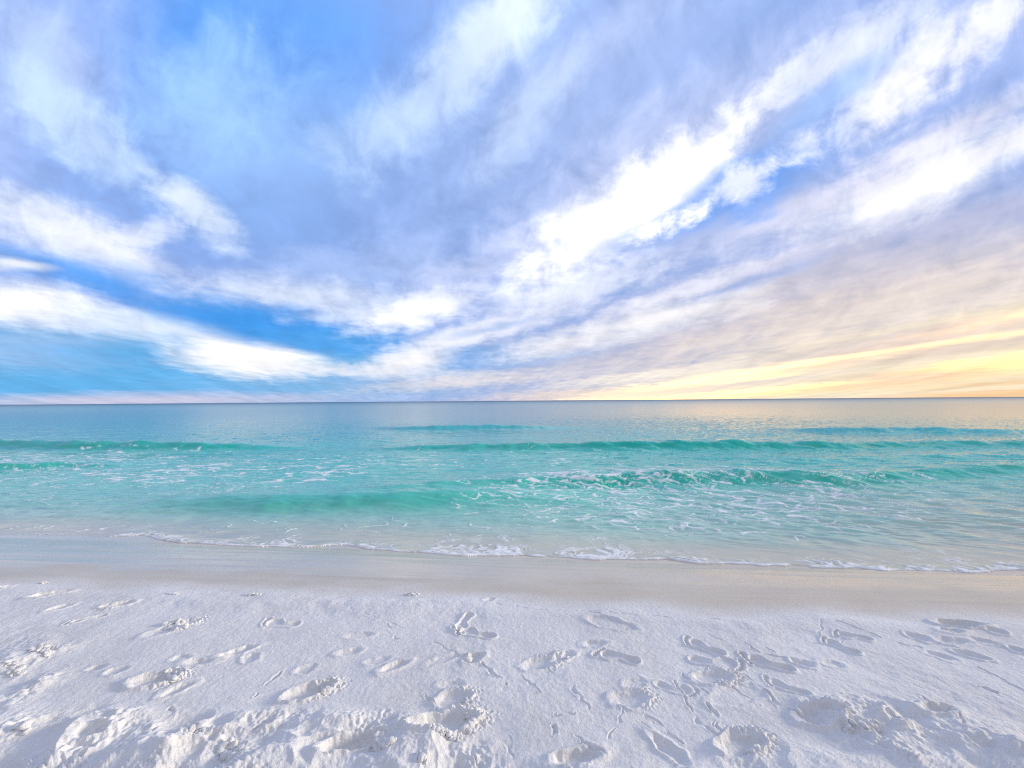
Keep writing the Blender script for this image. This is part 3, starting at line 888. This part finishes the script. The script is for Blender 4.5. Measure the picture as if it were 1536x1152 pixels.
# crest pixels, heights along them, front width m, back width m, label
WAVES = [
    ([(-260, 659), (0, 660), (130, 661), (200, 662), (300, 664), (400, 668), (480, 672)], [.34, .34, .36, .34, .28, .14, .0], .75, 1.5,
     'smooth green wave far out at the left, dark along its face'),
    ([(540, 672), (600, 669), (700, 666), (850, 664), (950, 662), (1060, 661), (1150, 661), (1240, 663), (1330, 663), (1430, 662), (1600, 661), (1900, 662)],
     [.0, .12, .20, .24, .30, .32, .30, .26, .20, .20, .18, .1], .70, 1.6, 'long thin green wave far out, stretching from the centre to the right'),
    ([(500, 746), (600, 735), (700, 724), (760, 719), (850, 715), (930, 710), (1010, 708), (1100, 706), (1180, 709), (1260, 713), (1340, 709), (1420, 702), (1540, 696), (1800, 690)],
     [.0, .08, .13, .15, .18, .22, .24, .25, .23, .18, .15, .15, .14, .1], .55, 1.3, 'foamy turquoise wave close in, right of centre, laced with white foam'),
    ([(180, 760), (260, 751), (340, 746), (430, 744), (512, 742), (600, 740), (680, 738), (760, 738), (840, 744), (900, 750)],
     [.0, .07, .13, .17, .19, .19, .17, .12, .06, .0], .58, .9, 'low glassy bright green swell close in, left of centre'),
    ([(540, 641), (600, 640), (660, 638), (740, 637), (800, 639), (880, 641)], [.0, .22, .30, .28, .18, .0], 1.2, 2.5,
     'faint blue swell farthest out near the middle'),
    ([(1160, 645), (1230, 642), (1310, 641), (1400, 642), (1500, 644), (1580, 645)], [.0, .22, .30, .28, .22, .0], 1.1, 2.2,
     'faint blue swell far out in the yellow glare at the right'),
    ([(-260, 696), (0, 696), (50, 694), (110, 692), (160, 695), (230, 700)], [.14, .14, .15, .13, .08, .0], .40, .9,
     'small breaking wave with a white lip at the left edge'),
    ([(1080, 700), (1200, 690), (1330, 687), (1450, 684), (1600, 684)], [.0, .06, .08, .09, .08], .45, .9,
     'low ripple like wave in the glare behind the foamy wave at the right'),
]
for wi, (pts, hs, wf_, wb_, label) in enumerate(WAVES):
    pxs = np.array([p[0] for p in pts], float); pys = np.array([p[1] for p in pts], float); hs = np.array(hs)
    t = np.linspace(pxs[0], pxs[-1], 200); yy = np.interp(t, pxs, pys); hh = np.interp(t, pxs, hs)
    for _ in range(14):
        yy[1:-1] = (yy[:-2] + 2 * yy[1:-1] + yy[2:]) / 4; hh[1:-1] = (hh[:-2] + 2 * hh[1:-1] + hh[2:]) / 4
    cx, cy = ground(t, yy, hh * 0.95)
    o_ = np.argsort(cx)
    yc = np.interp(X, cx[o_], cy[o_]); H = np.interp(X, cx[o_], hh[o_], left=0, right=0)
    wv = 0.10 * gnoise(X * 0.9, Y * .3, 700 + wi) + 0.05 * gnoise(X * 2.6, Y * .8, 710 + wi)
    H = H * (1 + 0.18 * gnoise(X * 1.1, X * 0, 720 + wi))
    d = Y - yc - wv * wf_
    prof = np.where(d < 0, np.exp(-(np.abs(d) / (wf_ * .62)) ** 1.7), np.exp(-(np.abs(d) / wb_) ** 1.35))
    Z += H * prof
    face = ss(.10, -.03, d) * np.clip(H / .2, 0, 1) * np.exp(-((d + wf_ * .42) / (wf_ * .52)) ** 2)
    FACE_GLOW = np.maximum(FACE_GLOW, face * (0.35 if wi in (4, 5, 7) else 0.62 if wi == 3 else 1.0) * np.clip(0.85 + 0.5 * fbm(X * 1.2, Y * 4, 3, 740 + wi), .3, 1))  # mask of the painted see-through green, shoreward faces only
    LABW[(d > -wf_ * 1.15) & (d < wb_ * 0.35) & (H > 0.035)] = wi + 1

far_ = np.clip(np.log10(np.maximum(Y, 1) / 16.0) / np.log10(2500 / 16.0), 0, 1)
nearw = np.clip(12.0 / np.maximum(Y, 0.1), 0, 1)
# chop: longer ripples, slanting on the right as they wrap round the shore
sl_ = ss(-1, 6, X)
rx_, ry_ = X + 0.35 * Y * 0, Y + 0.30 * sl_ * (X - 1)
chop = (0.018 + .014 * sl_) * fbm(rx_ * 0.8, ry_ * 3.0, 3, 801) + (0.010 + .010 * sl_) * fbm(rx_ * 2.1, ry_ * 7.5, 3, 802)
swl = 0.03 * gnoise(X * .12, Y * 0.55, 805)
res = np.clip((60.0 - Y) / 40.0, 0, 1)
tE = Y - edge_y(X)
inner = ss(0.0, 1.6, tE)
Z += (chop * (0.35 + 0.65 * inner) * ss(0.02, .5, tE) + swl * inner) * res
# swash: a sheet a few mm to a cm thick that ends at the edge line
ampT = np.clip(interp(PX, [(-300, .15), (150, .15), (240, 1), (2000, 1)]), 0, 1)
thick = np.where(tE < 0, -0.002 - .02 * ampT, (0.0015 + 0.0085 * ampT) * ss(0.0, 0.45 - .40 * ampT, tE) + 0.008 * ampT * np.exp(-((tE - 0.10) / 0.07) ** 2) * (0.5 + .8 * gnoise(X * 3.0, Y * 3, 811)).clip(0, 1.3))
shore_blend = ss(0.05, 1.5, tE)
Zsw = Zb + thick + np.maximum(Z, 0) * ss(0.1, 1.2, tE)
Z = Zsw * (1 - shore_blend) + np.maximum(Z, Zsw) * shore_blend
Z = np.where(tE < 0, Zb - 0.002 - .02 * ampT, Z)
DEPTH = np.clip(Z - Zb, 0, 4)
CHOPA = np.clip(0.35 + 0.65 * inner, 0, 1) * np.clip(20.0 / np.maximum(Y, 1), 0.22, 1.0)

# (foam)
# foam: lace that is stretched along the waves
qx_ = X + 0.22 * fbm(X * 1.5, Y * 2.2, 3, 821); qy_ = ry_ + 0.14 * fbm(X * 1.7, Y * 2.6, 3, 822)
def lace(sx, sy, seed):
    n1 = np.abs(gnoise(qx_ * sx, qy_ * sy, seed)); n2 = np.abs(gnoise(qx_ * sx * 2.1, qy_ * sy * 2.1, seed + 1))
    return np.minimum(n1, n2 * 0.8 + 0.08)
lc = lace(1.9, 4.9, 831); lcf = lace(0.75, 2.3, 835); lc = np.where(Y > 8.5, lcf, lc) * 1.0; fine = fbm(qx_ * 6, qy_ * 14, 3, 841)
ZN = np.zeros_like(X)
def zone(cx, cy, rx, ry, ang, amp):
    global ZN
    ZN = np.maximum(ZN, amp * np.sqrt(ell(PX, PY, cx, cy, rx, ry, ang)))
zone(90, 692, 220, 16, 2, 1.0); zone(230, 712, 280, 20, 2, .95); zone(260, 690, 190, 16, 0, .6)
zone(120, 715, 200, 22, 0, .55); zone(430, 712, 170, 26, 8, .8); zone(520, 700, 90, 16, 8, .95); zone(350, 737, 70, 7, 7, .8); zone(270, 740, 80, 6, 0, .7)
zone(640, 690, 190, 16, 0, .62); zone(820, 690, 160, 18, 0, .5); zone(540, 730, 200, 20, 0, .35)
zone(960, 728, 300, 32, 2, 1.0); zone(1050, 758, 320, 48, 0, .95); zone(850, 745, 210, 34, 4, .8); zone(1230, 745, 200, 48, -6, .85); zone(1370, 735, 140, 30, -8, .5)
zone(1180, 790, 260, 24, -6, .45); zone(90, 790, 190, 8, 0, .65); zone(430, 790, 200, 20, 0, .38); zone(700, 790, 260, 22, 0, .35); zone(60, 745, 160, 22, 0, .35)
thr = .02 + .19 * ZN
FOAM = ss(thr, thr * .3, lc) * ss(.05, .35, ZN) * ss(-.4, .15, .55 * fine + fbm(qx_ * 1.3, qy_ * 3.4, 3, 843) + 1.2 * (ZN - .72))
# foam along the wave lips
lip = np.zeros_like(X)
for pts, amp, wd in [([(0, 696), (50, 695), (100, 693), (150, 696)], .9, .10), ([(760, 719), (850, 716), (950, 711), (1050, 708), (1130, 707), (1200, 711)], 1.0, .11), ([(330, 738), (380, 735), (420, 732)], .6, .07)]:
    t = np.linspace(pts[0][0], pts[-1][0], 80); cx, cy = ground(t, interp(t, pts), .18)
    d = Y - np.interp(X, cx, cy) + .10 * gnoise(X * 2.4, X * 0, 851)
    inx = ss(cx[0] - .2, cx[0] + .4, X) * ss(cx[-1] + .2, cx[-1] - .4, X)
    lip = np.maximum(lip, amp * inx * np.exp(-(d / wd) ** 2) * ss(-.35, .35, fbm(X * 3.2, Y * 6, 3, 852)))
FOAM = np.maximum(FOAM, ss(.2, .75, lip))
# swash foam behind the leading edge
ampE = interp(PX, [(-300, .45), (150, .25), (225, .8), (300, .55), (430, .85), (470, .35), (540, .5), (640, .75), (700, 1.0), (800, .95), (890, 1.1), (960, .7), (1100, .55), (1250, .6), (1330, .85), (1420, .7), (1536, .6), (1900, .5)])
lc2 = lace(4.6, 6.4, 861)
ampE = ampE * (0.95 + .6 * gnoise(X * 1.35, X * 0, 867)).clip(.4, 1.35)
wdE = 0.26 + 0.5 * ss(.5, 1.1, ampE) * (0.5 + gnoise(X * 1.7, X * 0, 863)).clip(.1, 1.2)
bandE = ampE * np.exp(-np.clip(tE, 0, 9) / wdE) * (tE > -.002)
FE = ss(.26, .04, lc2 * (1.25 - .85 * bandE)) * ss(.10, .45, bandE) * ss(-.5, .2, fbm(X * 2.6, Y * 4, 3, 868) + bandE - .45)
line = ss(.28, .7, np.maximum(ampE, .72 * ampT) * np.exp(-((tE - .018) / .042) ** 2) * (0.85 + .8 * fbm(X * 3.1, X * 0, 3, 866)))
# uprush streamers: streaks that run up the beach
st_ = np.abs(gnoise((X + .35 * (Y - 4)) * 3.2, Y * 0.9, 871))
FS = ss(.07, .015, st_) * np.exp(-np.clip(tE - .15, 0, 9) / .40) * ss(.4, .9, ampE) * (tE > .02) * ss(-.1, .35, fbm(X * 2.2, Y * 2.2, 2, 872))
FOAM = np.clip(np.maximum.reduce([FOAM, FE, line, FS * .9]), 0, 1) * (tE > -.002)
FOAM *= 1 - .35 * ss(.2, -.6, fbm(X * 9, Y * 16, 3, 881))
Z += 0.008 * FOAM * (tE > 0)
LABW[(FOAM > .42) & (Y < 22)] = 500
WT = {0: ('water', {'kind': 'structure'}), 500: ('sea_foam', {'kind': 'stuff', 'label': 'lacy white foam drifting on the water and along the swash edge', 'category': 'foam'})}
for wi, w_ in enumerate(WAVES):
    WT[wi + 1] = ('wave', {'label': w_[4], 'category': 'wave', 'group': WG})
sheet(WF, Z, LABW, tE > -0.35, {'depth': DEPTH, 'foam': FOAM, 'far': far_, 'crest': FACE_GLOW, 'chop': CHOPA}, WT, M_WATER)
